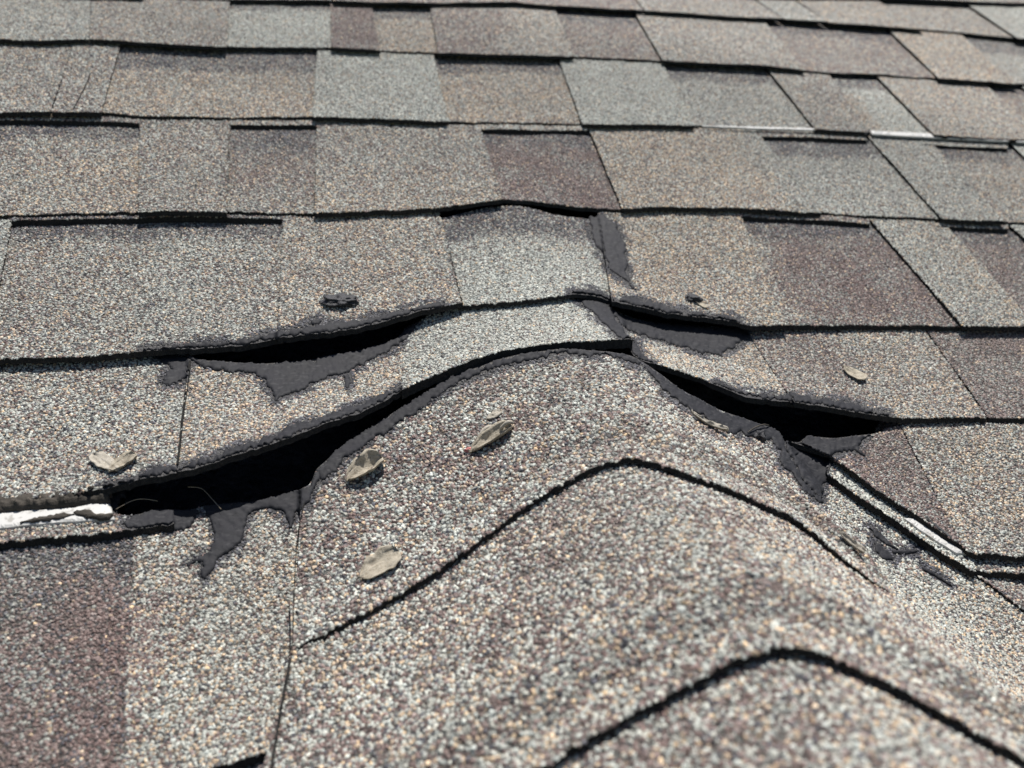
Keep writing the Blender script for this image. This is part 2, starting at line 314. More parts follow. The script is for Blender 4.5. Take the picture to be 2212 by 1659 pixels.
def sheet(name, parent, T, B, h_top, h_bot, kind, step=.004, ext=1.0, bow=1.4, band=0.0, thick=.0028,
          label=None, blend=None, wob=.0004, side=1.0, gran=1.0, fray=1.0, grad=None, ext_len=.03, edge_bare=False):
    """One shingle piece. T, B: matching points of its upper and lower edge; heights over the roof at both."""
    T = np.asarray(T, float); B = np.asarray(B, float)
    wT = onto(T[:, 0], T[:, 1], h_top if np.ndim(h_top) == 0 else h_top); wB = onto(B[:, 0], B[:, 1], 0.005)
    # resample along
    d = np.maximum(np.linalg.norm(np.diff(wB, axis=0), axis=1), np.linalg.norm(np.diff(wT, axis=0), axis=1)); cum = np.concatenate([[0], np.cumsum(d)])
    nu = max(3, int(cum[-1] / step) + 1); u = np.linspace(0, cum[-1], nu)
    rs = lambda A: np.stack([np.interp(u, cum, A[:, i]) for i in range(2)], -1)
    Tn, Bn = rs(T), rs(B)
    ht = np.interp(u, cum, np.broadcast_to(h_top, len(T))); hb = np.interp(u, cum, np.broadcast_to(h_bot, len(T)))
    ex = np.interp(u, cum, np.broadcast_to(ext, len(T)))
    nv = max(4, int(np.max(np.linalg.norm(wT - wB, axis=1)) / step) + 1); v = np.linspace(0, 1, nv)
    # even steps along the real surface, not along the picture
    a = onto(Tn[:, 0], Tn[:, 1], ht); b = onto(Bn[:, 0], Bn[:, 1], hb)
    da = np.linalg.norm(a - CAM, axis=1); db = np.linalg.norm(b - CAM, axis=1)
    V = v[:, None]; wv = V * da[None] / (V * da[None] + (1 - V) * db[None])
    seed = random.random() * 50
    px = Tn[None, :, 0] * (1 - wv) + Bn[None, :, 0] * wv
    py = Tn[None, :, 1] * (1 - wv) + Bn[None, :, 1] * wv
    H = ht[None] + (hb - ht)[None] * V ** bow
    P = onto(px, py, H)
    if wob: P[..., 2] += wob * 2 * noise_arr(P, 28, seed)
    if fray:                                        # uneven cut edge
        fr = noise_arr(P[-1:], 330, seed)[0] * .0015 * fray + noise_arr(P[-1:], 60, seed + 5)[0] * .0004 * fray
        P[-1] += fr[:, None] * UP; P[-2] += .4 * fr[:, None] * UP
    top = P[0] + ex[:, None] * (UP * ext_len + np.array([0, 0, -.0015])) + (1 - ex)[:, None] * np.array([0, .004, -.022])
    G = np.concatenate([top[None], P], 0); nv += 1
    # colour shares
    vv = np.concatenate([[0.], v])[:, None] + 0 * G[..., 0]
    uu = (u / u[-1])[None, :] + 0 * G[..., 0]
    col = np.zeros(G.shape[:2] + (4,)); col[:] = PAL[kind]
    if blend:                                       # (other kind, function of u and v giving its share)
        for k2, fn in blend:
            n_ = noise_arr(G, 45, seed + 9)
            s_ = np.clip(fn(uu, vv, n_), 0, 1)[..., None]; col = col * (1 - s_) + np.array(PAL[k2]) * s_
    n1 = noise_arr(G, 36, seed + 3); n2 = noise_arr(G, 90, seed + 13)
    if band:                                        # factory shadow band, dark granules along the top of a recess
        bw = np.clip((band + .06 * n1 - vv) / .07, 0, 1)[..., None] * .78
        dk = np.array((.14, .03, .66, .35)); col = col * (1 - bw) + dk * bw
    col[..., 0] *= 1 + .55 * n1; col[..., 1] *= 1 + .6 * n2; col[..., 2] *= 1 - .4 * n1 + .5 * n2
    col[..., 3] *= 1 + .18 * n2
    gq = (G - CAM) @ R; tarry = near_tar((gq[..., 0] / gq[..., 2] * F + CX).ravel(), (gq[..., 1] / gq[..., 2] * F + CY).ravel(), 3.0).reshape(G.shape[:2])
    tarry[-3:] |= near_tar((gq[-3:, :, 0] / gq[-3:, :, 2] * F + CX).ravel(), (gq[-3:, :, 1] / gq[-3:, :, 2] * F + CY).ravel(), 9.0).reshape(3, -1)
    col[tarry] = (0, 0, 1, 0)                      # granules smeared over with tar
    near = near_tar((gq[..., 0] / gq[..., 2] * F + CX).ravel(), (gq[..., 1] / gq[..., 2] * F + CY).ravel(), 13.0).reshape(G.shape[:2]) & ~tarry
    k_ = np.clip(.62 + 1.8 * n2, 0, .95)[..., None] * near[..., None]; col = col * (1 - k_) + np.array((0, 0, 1, .2)) * k_
    col = np.clip(col, 0, 1)
    idx = np.arange(nv * nu).reshape(nv, nu)
    faces = np.stack([idx[1:, :-1], idx[1:, 1:], idx[:-1, 1:], idx[:-1, :-1]], -1).reshape(-1, 4)
    verts = G.reshape(-1, 3)
    # skirt
    per = np.concatenate([idx[:, 0], idx[-1, 1:], idx[::-1, -1][1:]])
    ring = verts[per].copy(); sv = verts[per].copy(); cnt = len(verts); npp = len(per)
    drop = np.full(len(per), thick); ns = nv
    drop[:ns] = thick * side; drop[-ns:] = thick * side
    sv[:, 2] -= drop; sv -= UP * .0006
    sf = np.array([[cnt + i + 1, cnt + i, cnt + npp + i, cnt + npp + i + 1] for i in range(npp - 1)])
    allv = np.concatenate([verts, ring, sv]); allf = np.concatenate([faces, sf])
    me = bpy.data.meshes.new(name); me.from_pydata(allv.tolist(), [], allf.tolist())
    me.materials.append(M_SH); me.materials.append(M_EDGE)
    mi = np.zeros(len(allf), np.int32); mi[len(faces):] = 1; me.polygons.foreach_set('material_index', mi)
    sm = np.ones(len(allf), bool); sm[len(faces):] = False; me.polygons.foreach_set('use_smooth', sm)
    cc = np.concatenate([col.reshape(-1, 4), col.reshape(-1, 4)[per], col.reshape(-1, 4)[per]])
    me.attributes.new('bl', 'FLOAT_COLOR', 'POINT').data.foreach_set('color', cc.ravel())
    dist = np.linalg.norm(allv - CAM, axis=1)
    gd = np.clip((1.05 - dist) / .28, 0, 1) * gran
    q = (allv - CAM) @ R; qx = q[:, 0] / np.maximum(q[:, 2], .05) * F + CX; qy = q[:, 1] / np.maximum(q[:, 2], .05) * F + CY
    gd *= np.clip(1 - (np.maximum(np.maximum(-qx, qx - 2212), qy - 1659) - 300) / 200, 0, 1)
    gd[near_tar(qx, qy)] = 0; gd[:len(verts)][tarry.ravel()] = 0
    if edge_bare: gd[idx[:, 0]] = 0; gd[idx[:, 1]] *= .6
    gd[cnt:] = 0
    gd[idx[0]] = 0
    me.attributes.new('gd', 'FLOAT', 'POINT').data.foreach_set('value', gd)
    me.update()
    o = link(name, me, parent, label)
    if gran and gd.max() > .01 and not NOGRAN:
        md = o.modifiers.new('granules', 'NODES'); md.node_group = GN_CAP if edge_bare and name == 'ridge_cap' else GN
    remember(verts, faces[: ])
    return o

def course_sheet(name, parent, top, bot, xt0, xt1, xb0, xb1, n=None, pad=0, **k):
    n = n or max(6, int(abs(xb1 - xb0) / 12))
    s = np.linspace(0, 1, n); xt = xt0 + (xt1 - xt0) * s; xb = xb0 + (xb1 - xb0) * s
    T = np.stack([xt, interp(top, xt)], -1); B = np.stack([xb, interp(bot, xb)], -1)
    for key in ('h_top', 'h_bot', 'ext'):
        if key in k and isinstance(k[key], list):
            k[key] = interp([(a, b) for a, b in k[key]], xb if key == 'h_bot' else xt) if len(k[key]) > 1 else k[key][0][1]
    return sheet(name, parent, T, B, kind=k.pop('kind'), **k)

# ------------------------------------------------------------------ setting
gm = bpy.data.meshes.new('ground'); gm.from_pydata([(-400, -400, 0), (400, -400, 0), (400, 400, 0), (-400, 400, 0)], [], [(0, 1, 2, 3)])
gm.materials.append(M_GROUND); link('ground', gm, kind='structure')

def deck_mesh(name, x0, x1, y0, y1, drop, keep, st=.03):
    xs = np.arange(x0, x1, st); ys = np.arange(y0, y1, st)
    Xg, Yg = np.meshgrid(xs, ys); Zg = S(Xg, Yg) - drop + CAM[2]
    V = np.stack([Xg, Yg, Zg], -1).reshape(-1, 3); nx = len(xs)
    Fc = []
    for j in range(len(ys) - 1):
        for i in range(nx - 1):
            if keep(xs[i], ys[j]): Fc.append((j * nx + i, j * nx + i + 1, (j + 1) * nx + i + 1, (j + 1) * nx + i))
    me = bpy.data.meshes.new(name); me.from_pydata(V.tolist(), [], Fc); me.materials.append(M_DECK)
    me.polygons.foreach_set('use_smooth', np.ones(len(Fc), bool))
    return me
def on_dormer(x, y):
    zm = Z0 + TANP * y; dx = x - RX
    return (RZ - .57 * abs(dx)) > zm
roof = link('main_roof', deck_mesh('main_roof', -2.4, 2.8, -.3, 3.4, .055, lambda x, y: not on_dormer(x, y)), None,
            'large sloping roof face of weathered multicoloured asphalt shingles rising behind the small ridge', 'roof')
dorm = link('ridge_roof', deck_mesh('ridge_roof', -2.4, 2.8, -.3, 1.2, .055, on_dormer), None,
            'low roof ridge in the foreground covered by overlapping granulated ridge caps', 'roof ridge')

# ------------------------------------------------------------------ traced edges of the courses
Lb = [(-600, -72), (1434, -27), (1800, -12), (2074, 0), (2212, 3), (2800, 28)]
La = [(-600, -44), (0, -20), (503, -2), (714, 1), (801, 4), (928, 6), (1114, 4), (1195, 11), (1367, 20), (1434, 25), (1645, 39), (1698, 40), (1786, 47), (1993, 63), (2088, 71), (2190, 82), (2212, 84), (2800, 125)]
L1 = [(-600, 60), (0, 84), (84, 87), (186, 84), (246, 87), (387, 96), (489, 101), (717, 103), (822, 109), (945, 114), (1209, 121), (1420, 130), (1645, 141), (1778, 156), (1891, 160), (2028, 169), (2204, 181), (2800, 222)]
L2 = [(-600, 232), (0, 243), (218, 243), (302, 250), (492, 253), (675, 253), (778, 255), (970, 262), (1258, 267), (1434, 269), (1525, 272), (1761, 278), (1909, 287), (2018, 292), (2212, 302), (2800, 326)]
L3 = [(-600, 484), (0, 466), (141, 461), (352, 457), (485, 457), (668, 461), (778, 457), (858, 454), (963, 446), (1033, 435), (1090, 430), (1156, 433), (1244, 446), (1315, 453), (1434, 447), (1592, 450), (1768, 459), (1873, 466), (2032, 473), (2212, 480), (2800, 498)]
L4a = [(-600, 800), (0, 777), (176, 770), (281, 761), (404, 752), (527, 746), (580, 736), (640, 725), (717, 716), (777, 707), (858, 687), (942, 666), (1000, 652)]
L4b = [(990, 661), (1000, 661), (1114, 652), (1202, 641), (1244, 636), (1290, 640), (1322, 651), (1345, 656)]
L4c = [(1290, 642), (1322, 650), (1385, 663), (1434, 676), (1495, 684), (1540, 690), (1592, 698), (1617, 704), (1750, 703), (1996, 702), (2212, 706), (2800, 720)]
# far side of the black gaps = near edge of what the next course shows
G4a = [(-600, 806), (0, 783), (176, 777), (281, 769), (380, 764), (404, 768), (439, 779), (562, 786), (668, 779), (717, 767), (778, 757), (815, 747), (858, 733), (875, 711), (942, 677), (1000, 658), (1050, 664)]
G4b = [(860, 720), (875, 709), (942, 675), (1000, 664), (1114, 655), (1202, 644), (1244, 640), (1290, 644), (1330, 650)]
G4c = [(1300, 652), (1315, 660), (1340, 675), (1367, 687), (1420, 698), (1495, 702), (1540, 706), (1617, 710), (1750, 710), (1996, 709), (2212, 714), (2800, 730)]
L5a = [(-600, 1150), (0, 1083), (105, 1074), (225, 1056), (316, 1034), (422, 1013), (492, 990), (580, 961), (703, 916), (778, 891), (868, 845)]
L5b = [(868, 842), (928, 814), (1016, 779), (1104, 754), (1209, 740), (1315, 734), (1366, 733)]
L5c = [(1366, 765), (1385, 779), (1434, 790), (1504, 811), (1557, 835), (1610, 857), (1708, 868), (1807, 883), (1880, 896), (1961, 903), (2212, 903), (2800, 906)]
G5 = [(225, 1070), (246, 1112), (292, 1113), (338, 1099), (415, 1102), (439, 1092), (545, 1084), (598, 1070), (650, 1056), (672, 1047), (682, 1015), (703, 997), (735, 965), (778, 937), (822, 909), (875, 874), (928, 842), (974, 814), (1069, 779), (1121, 765), (1209, 752), (1315, 759), (1367, 769),
      (1395, 787), (1434, 814), (1469, 842), (1557, 888), (1645, 916), (1677, 926), (1694, 951), (1726, 956), (1743, 940), (1803, 946), (1891, 937), (1940, 919), (1982, 911), (2212, 912), (2800, 917)]
E2 = [(560, 1440), (629, 1406), (700, 1371), (760, 1336), (858, 1287), (945, 1231), (1033, 1167), (1104, 1116), (1142, 1088), (1200, 1052), (1244, 1028), (1280, 1010), (1315, 998), (1345, 993), (1367, 991), (1390, 993), (1413, 999), (1495, 1026), (1539, 1042), (1624, 1076), (1715, 1120), (1768, 1160), (1821, 1205), (1873, 1247), (1930, 1284)]
E3 = [(700, 1930), (900, 1812), (1040, 1733), (1170, 1656), (1244, 1610), (1315, 1568), (1385, 1533), (1434, 1508), (1504, 1471), (1575, 1433), (1610, 1418), (1645, 1408), (1680, 1402), (1715, 1401), (1768, 1409), (1856, 1444), (1926, 1480), (2032, 1537), (2137, 1596), (2212, 1638), (2400, 1745), (2560, 1840)]
E4 = [(500, 2900), (1100, 2560), (1500, 2330), (1800, 2180), (2050, 2120), (2300, 2180), (2700, 2400), (3100, 2640)]

# ------------------------------------------------------------------ upper courses
HB, HR = .0042, .0030                               # lower edge of the base layer, extra height of a raised tab
def course(top, bot, patches, cuts=(), lift=None, step=.005):
    """patches: (raised, xtop0, xtop1, xbot0, xbot1, kind, extras)"""
    for (raised, a, b, c, d, kind, ex) in patches:
        k = dict(ex); lf = k.pop('lift', 0)
        if raised:
            course_sheet('shingle_tab', roof, top, bot, a, b, c, d, h_top=.0018, h_bot=HB + HR + .0002, kind=kind, thick=.0028, step=step, **k)
        else:
            course_sheet('shingle', roof, top, bot, a - 14, b + 14, c - 14, d + 14, h_top=-.0016, h_bot=HB, kind=kind, thick=.0026, step=step, band=k.pop('band', .25), **k)
def bar(bot, x0, x1, dy, kind, top=None, st=.005):
    """the strip of the overlay above a recess: runs from under the course above down to the cut-out"""
    top = top or bot
    s = np.linspace(x0 - 6, x1 + 6, 14)
    T = np.stack([s, interp(top, s) - 1], -1); B = np.stack([s, interp(top, s) + dy], -1)
    sheet('overlay_strip', roof, T, B, .0018, .0024, kind, step=st, thick=.0036, fray=.6)

# course Z and two above it at the frame's edge
course(Lb, La, [
 (1, -600, 300, -600, 310, 'g', {}), (0, 300, 700, 310, 720, 'X', {}), (1, 700, 1350, 720, 1390, 'm', {}),
 (1, 1352, 1600, 1392, 1693, 'X', {}), (1, 1602, 1690, 1696, 1788, 'g', {}), (1, 1693, 1880, 1791, 1996, 't', {}),
 (0, 1883, 2074, 1999, 2196, 'X', {}), (1, 2076, 2400, 2198, 2560, 'G', {}), (0, 2400, 2800, 2560, 3000, 'm', {})], step=.007)
course(La, L1, [
 (1, -600, 196, -620, 192, 'G', {'blend': [('g', lambda u, v, n: u)]}), (1, 198, 496, 194, 489, 'X', {}),
 (0, 496, 714, 489, 716, 'G', {}), (1, 714, 801, 716, 821, 'M', {}), (0, 801, 928, 821, 947, 'T', {'band': .35}),
 (1, 928, 1195, 947, 1240, 'm', {'blend': [('t', lambda u, v, n: (u - .45) * 4)]}), (0, 1195, 1367, 1240, 1431, 'm', {'band': .33}),
 (1, 1367, 1645, 1431, 1740, 'X', {}), (0, 1645, 1912, 1740, 2028, 'm', {'band': .34}), (1, 1912, 2070, 2028, 2200, 'T', {}),
 (0, 2070, 2230, 2200, 2370, 'g', {'band': .4}), (1, 2230, 2700, 2370, 2900, 'X', {})], step=.006)
course(L1, L2, [
 (1, -600, 160, -640, 108, 'X', {}), (1, 162, 262, 112, 218, 'X', {}),
 (0, 262, 686, 218, 675, 'T', {'band': .36, 'blend': [('X', lambda u, v, n: (.6 - v) * 2)]}), (1, 686, 935, 675, 968, 'G', {}),
 (0, 935, 1205, 968, 1258, 'T', {'band': .30}), (1, 1205, 1428, 1258, 1500, 'G', {}), (0, 1428, 1652, 1500, 1761, 'g', {'band': .3}),
 (1, 1652, 1787, 1761, 1880, 'X', {}), (0, 1787, 1890, 1880, 2018, 'G', {'band': .28, 'blend': [('T', lambda u, v, n: (.35 - u) * 6 * (v > .3))]}),
 (1, 1890, 2120, 2018, 2270, 't', {}), (0, 2120, 2200, 2270, 2360, 'm', {}), (1, 2200, 2800, 2360, 2980, 'G', {})], step=.006)
course(L2, L3, [
 (0, -600, 302, -660, 300, 'X', {'band': .26, 'blend': [('T', lambda u, v, n: (u - .55) * 2 * (v > .4))]}), (1, 302, 499, 300, 490, 'X', {}),
 (0, 499, 685, 490, 680, 'm', {'band': .36, 'blend': [('X', lambda u, v, n: (v - .6) * 3)]}), (1, 685, 1033, 680, 1085, 'X', {'blend': [('T', lambda u, v, n: (v - .5) * 1.5)]}),
 (0, 1033, 1268, 1085, 1345, 'M', {'band': .28}), (1, 1268, 1627, 1345, 1775, 'T', {'blend': [('g', lambda u, v, n: (u - .78) * 6)]}),
 (0, 1627, 1868, 1775, 2035, 'g', {'band': .34}), (1, 1868, 1997, 2035, 2170, 'g', {}), (0, 1997, 2172, 2170, 2370, 't', {'band': .3}),
 (1, 2172, 2800, 2370, 3060, 'G', {})], step=.0045)
for (x0, x1, dy, kd) in ((-600, 300, 17, 'm'), (501, 680, 17, 'X'), (1035, 1264, 16, 'W'), (1627, 1866, 19, 'X'), (1997, 2170, 21, 'g')):
    bar(None, x0, x1, dy, kd, top=L2)
course(L3, L4a, [
 (1, -600, 28, -660, -34, 'g', {}),
 (0, 28, 612, -34, 600, 'X', {'band': .22, 'ext': 1, 'h_bot': None})][:1], step=.004)

def hprof(pts): return lambda x: np.interp(x, [p[0] for p in pts], [p[1] for p in pts])
LIFT4a = hprof([(150, 0), (400, .001), (540, .004), (680, .006), (820, .006), (930, .003), (1000, .001)])
LIFT4c = hprof([(1290, .002), (1350, .003), (1450, .003), (1560, .002), (1700, .001), (2000, 0)])
LIFT5a = hprof([(-100, .002), (200, .006), (330, .013), (500, .019), (640, .020), (780, .014), (900, .009), (1100, .0045), (1370, .004)])
LIFT5c = hprof([(1360, .002), (1450, .007), (1600, .012), (1750, .012), (1860, .007), (1960, .002), (2200, 0)])
OPEN4a = hprof([(395, 1), (425, 0), (930, 0), (990, 1)])
OPEN4c = hprof([(1300, 0), (1530, 0), (1600, 1)])
def piece(name, parent, top, bot, a, b, c, d, kind, ht, hb, lift=None, open_=None, n=None, **k):
    n = n or max(8, int(abs(d - c) / 10)); s = np.linspace(0, 1, n); xt = a + (b - a) * s; xb = c + (d - c) * s
    T = np.stack([xt, interp(top, xt)], -1); B = np.stack([xb, interp(bot, xb)], -1)
    hbv = hb + (lift(xb) if lift else 0 * xb); ex = open_(xt) if open_ else 1 + 0 * xt
    return sheet(name, parent, T, B, ht, hbv, kind, ext=ex, **k)

# course D (between the third and fourth edge)
piece('shingle', roof, L3, L4a, 16, 626, -50, 612, 'X', -.0016, HB, LIFT4a, step=.0032, band=.2, blend=[('g', lambda u, v, n: (.8 - np.abs(u - .6) * 2))])
piece('shingle_tab', roof, L3, L4a, 612, 945, 600, 1000, 't', .0018, HB + HR, LIFT4a, step=.0032)
bar(None, 28, 612, 13, 'D', top=L3, st=.004)
piece('shingle', roof, [(930, 478), (945, 476), (1000, 462), (1051, 449), (1104, 444), (1150, 452), (1192, 464), (1240, 470), (1287, 474), (1320, 470)], L4b, 935, 1300, 990, 1345, 'G', .0, HB + .001, None, step=.003, band=.30, thick=.002, ext_len=.002,
      blend=[('X', lambda u, v, n: (.55 - v) * 1.6)])
piece('shingle_tab', roof, L3, L4c, 1290, 1592, 1322, 1700, 'T', .0018, HB + HR, LIFT4c, step=.0032)
piece('shingle', roof, L3, L4c, 1580, 1885, 1690, 2090, 'M', -.0016, HB, LIFT4c, step=.0035, band=.24, blend=[('X', lambda u, v, n: (.2 - u) * 6), ('g', lambda u, v, n: (v - .8) * 2)])
bar(None, 1592, 1873, 17, 'm', top=L3)
piece('shingle_tab', roof, L3, L4c, 1873, 2032, 2080, 2240, 'g', .0018, HB + HR, None, step=.0035, blend=[('T', lambda u, v, n: (u - .1) * .8)])
piece('shingle', roof, L3, L4c, 2020, 2190, 2228, 2460, 'M', -.0016, HB, None, step=.004, band=.24)
bar(None, 2032, 2172, 16, 'X', top=L3)
piece('shingle_tab', roof, L3, L4c, 2172, 2800, 2445, 3100, 'G', .0018, HB + HR, None, step=.005)

# course E
piece('shingle', roof, G4a, L5a, -600, 420, -700, 393, 'g', -.0022, HB - .001, LIFT5a, OPEN4a, step=.003, band=0, blend=[('X', lambda u, v, n: .5 + 1.2 * n)])
piece('shingle', roof, G4a, L5a, 409, 872, 383, 868, 't', .0004, HB + .0012, LIFT5a, OPEN4a, step=.003, band=0, blend=[('T', lambda u, v, n: .4 + n)], edge_bare=True)
piece('shingle_tab', roof, G4b, L5b, 872, 1310, 868, 1366, 'G', .0006, HB + HR, LIFT5a, hprof([(870, 0), (940, .2), (1000, 1)]), step=.0028, thick=.005,
      blend=[('g', lambda u, v, n: (.35 - u) * 2)])
piece('shingle', roof, G4c, L5c, 1308, 1606, 1368, 1716, 'T', -.0012, HB, LIFT5c, OPEN4c, step=.003, blend=[('g', lambda u, v, n: .3 + n)])
piece('shingle_tab', roof, G4c, L5c, 1608, 1994, 1717, 2132, 'm', -.0004, HB + HR, LIFT5c, OPEN4c, step=.003, blend=[('t', lambda u, v, n: (u - .42 + .12 * n) * 7)])
piece('shingle_tab', roof, G4c, L5c, 1998, 2800, 2136, 3060, 'M', -.0006, HB + HR, None, None, step=.004, blend=[('M', lambda u, v, n: .5)])

# course F, left: the recessed maroon field, its overlay strip with the white tape, the lighter field to its right
LF = [(-700, 1930), (0, 1782), (300, 1714), (485, 1656), (541, 1636), (587, 1621), (660, 1590)]
CUTF = [(-600, 1210), (0, 1166), (105, 1155), (211, 1147), (302, 1136), (369, 1130), (420, 1124)]
OPEN5 = hprof([(225, 1), (250, 0), (1366, 0)])
piece('shingle', roof, CUTF, LF, -600, 372, -760, 300, 'N', .0022, .0066, None, None, step=.0028, ext_len=.003, band=.17, blend=[('D', lambda u, v, n: (.34 - v) * 1.6 + n)])
piece('overlay_strip', roof, [(-600, 1148), (0, 1083), (105, 1074), (225, 1058), (236, 1085), (246, 1110), (292, 1113), (340, 1104), (420, 1102)], [(-600, 1214), (0, 1170), (105, 1160), (211, 1151), (302, 1140), (380, 1132)], -600, 372, -600, 376, 't', .0030, .0066, None, hprof([(-1000, 1), (205, 1), (225, 0), (400, 0)]), n=90, step=.0026, thick=.0055, blend=[('D', lambda u, v, n: .2 + n)])
piece('shingle_tab', roof, G5, LF, 292, 700, 262, 640, 'W', .0028, .0070, None, hprof([(0, 0), (2000, 0)]), step=.0025, thick=.0034, side=.05,
      blend=[('N', lambda u, v, n: (.26 - u + .55 * n) * 4), ('t', lambda u, v, n: .5 + 1.3 * n)])
# next course down, below the frame
piece('shingle', roof, [(-700, 1940), (0, 1790), (300, 1722), (485, 1664), (587, 1634), (700, 1590)], [(-900, 2500), (0, 2330), (587, 2150)], -700, 640, -900, 587, 'm', .0030, .0060, None, None, step=.005, band=.2, ext_len=.01)
# right: courses cut along the valley
VAL = [(1726, 930), (1796, 984), (1891, 1056), (1982, 1114), (2032, 1149), (2102, 1196), (2212, 1202), (2800, 1225)]
VALB = [(1700, 950), (1786, 1020), (1856, 1074), (1926, 1120), (1944, 1132), (2032, 1192), (2102, 1236), (2212, 1317), (2300, 1380), (2500, 1520), (2800, 1730)]
def free(name, parent, T, B, kind, ht, hb, **k): return sheet(name, parent, T, B, ht, hb, kind, **k)
def resamp(c, a, b, n=24):
    x = np.linspace(a, b, n); return np.stack([x, interp(c, x)], -1)
free('shingle', dorm, np.array([(1722, 985), (1750, 992), (1800, 1006), (1860, 1040), (1960, 1110), (2100, 1200), (2240, 1300), (2500, 1490), (2800, 1700)]),
     np.array([(1690, 1020), (1705, 1066), (1715, 1110), (1765, 1180), (1850, 1290), (1985, 1440), (2140, 1610), (2330, 1830), (2600, 2160)]), 'g', .0004, .0015, step=.003,
     blend=[('T', lambda u, v, n: (u - .42) * 3), ('m', lambda u, v, n: (u - .6) * 1.2 + n * .6)], ext_len=.012)
piece('shingle', roof, [(1990, 1150), (2102, 1215), (2212, 1222), (2800, 1240)], [(2070, 1215), (2130, 1254), (2212, 1316), (2500, 1520), (3000, 1880)], 2090, 2900, 2110, 3000, 'D', -.0010, .0026, None, None, step=.004, blend=[('M', lambda u, v, n: .6)])
piece('overlay_strip', roof, VAL, VALB, 1793, 2100, 1786, 2106, 'G', .0026, .0055, None, None, step=.0025, thick=.0036, wob=.0006, blend=[('D', lambda u, v, n: (.25 - v) * 2 + n * .8)], ext_len=.012)
piece('overlay_strip', roof, VAL, [(2090, 1228), (2130, 1234), (2212, 1238), (2800, 1256)], 2096, 2900, 2104, 2900, 'X', .0026, .0046, None, None, step=.004, thick=.003)
piece('shingle', roof, G5, VAL, 1700, 1942, 1790, 2078, 'M', .0040, .0085, None, hprof([(1880, 0), (1990, 1)]), step=.0028, thick=.0024)
piece('shingle_tab', roof, G5, VAL, 1945, 2800, 2081, 2900, 'T', .0042, .0088, None, hprof([(1880, 0), (1990, 1)]), step=.0035, thick=.0024, blend=[('X', lambda u, v, n: .5 + n)])

# ------------------------------------------------------------------ ridge caps
def cap(T, B, kind, ht, hb, ex, step, blend, label):
    return sheet('ridge_cap', dorm, T, B, ht, hb, kind, ext=ex, step=step, thick=.0021, blend=blend, label=label, side=1.4, bow=1.2, edge_bare=True)
nA = 70
sB = np.linspace(0, 1, nA)
def along(c, x0, x1, n=nA):
    """n points evenly spaced along the traced line between two x values"""
    x = np.linspace(x0, x1, 600); y = interp(c, x); d = np.concatenate([[0], np.cumsum(np.hypot(np.diff(x), np.diff(y)))])
    t = np.linspace(0, d[-1], n); return np.stack([np.interp(t, d, x), np.interp(t, d, y)], -1)
def joint(c, *parts):
    return np.concatenate([along(c, a, b, n) for a, b, n in parts])
TC = np.concatenate([along(E3, 560, 1650, 40), along(E3, 1670, 2560, 40)]); BC = np.concatenate([along(E4, 400, 1990, 40), along(E4, 2010, 3100, 40)])
def tp(B, a=.0104, b=.0132):
    u = np.linspace(0, 1, len(B)); return a + (b - a) * np.clip(np.minimum(u / .10, (1 - u) / .14), 0, 1) ** .7
cap(TC, BC, 'C', .0092, .0132, 1, .0028, [('T', lambda u, v, n: n * 1.2)], 'nearest ridge cap, cut off by the bottom of the picture, coarse blurred granules')
TB = np.concatenate([along(E2, 629, 1360, 40), along(E2, 1375, 1935, 40)]); BB = np.concatenate([along(E3, 470, 1690, 40), along(E3, 1705, 2500, 40)])
cap(TB, BB, 'C', .0098, tp(BB, .0108), 1, .0028, [('T', lambda u, v, n: n * 1.1), ('m', lambda u, v, n: -n * .9)], 'middle ridge cap between the two curved dark edges')
TA = np.concatenate([[(652, 1056), (672, 1047)], along(G5, 682, 1200, 34), along(G5, 1215, 1694, 38), [(1700, 965), (1712, 985)]])
BA = np.concatenate([along(E2, 632, 1340, 36), along(E2, 1352, 1932, 40)])
cap(TA, BA, 'C', .0090, tp(BA), 0, .0026, [('m', lambda u, v, n: (n + .05) * 1.6 * (v > .1)), ('G', lambda u, v, n: -n * .8)], 'top ridge cap just below the long black gaps, with dry petals on it')

# ------------------------------------------------------------------ black voids under the lifted edges
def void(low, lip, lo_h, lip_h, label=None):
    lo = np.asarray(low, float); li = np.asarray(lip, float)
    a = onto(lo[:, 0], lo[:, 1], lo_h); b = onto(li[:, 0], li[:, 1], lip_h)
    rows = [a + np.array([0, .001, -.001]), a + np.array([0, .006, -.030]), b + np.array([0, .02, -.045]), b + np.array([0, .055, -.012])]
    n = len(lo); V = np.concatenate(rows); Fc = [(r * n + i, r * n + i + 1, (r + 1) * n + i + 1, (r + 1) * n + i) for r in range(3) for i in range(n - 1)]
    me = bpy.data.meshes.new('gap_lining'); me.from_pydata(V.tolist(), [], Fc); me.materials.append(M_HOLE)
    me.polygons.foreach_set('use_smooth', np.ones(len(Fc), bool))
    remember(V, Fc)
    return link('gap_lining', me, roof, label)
void(along(G4a, 396, 1000, 40), along(L4a, 390, 1000, 40), 0.0, .006, 'black void under the lifted shingle edge left of the ridge top')
void(along(G4c, 1300, 1610, 30), along(L4c, 1300, 1610, 30), 0.0, .004, 'thin black void right of the ridge top')
void(along(G5, 228, 1368, 70), np.concatenate([along(L5a, 226, 866, 42), along(L5b, 870, 1366, 28)]), .002, .010, 'widest black void, long gap left of the ridge')
void(along(G5, 1368, 1985, 50), along(L5c, 1368, 1985, 50), .002, .008, 'black void right of the ridge ending in a point')

void([(935, 479), (945, 477), (1000, 463), (1051, 450), (1104, 445), (1150, 453), (1192, 465), (1240, 471), (1287, 475), (1316, 472)], [(935, 450), (945, 449), (1000, 441), (1051, 433), (1104, 430), (1150, 433), (1192, 440), (1240, 447), (1287, 452), (1316, 454)], .0, .004, 'thin black wedge under the humped edge above the ridge top')

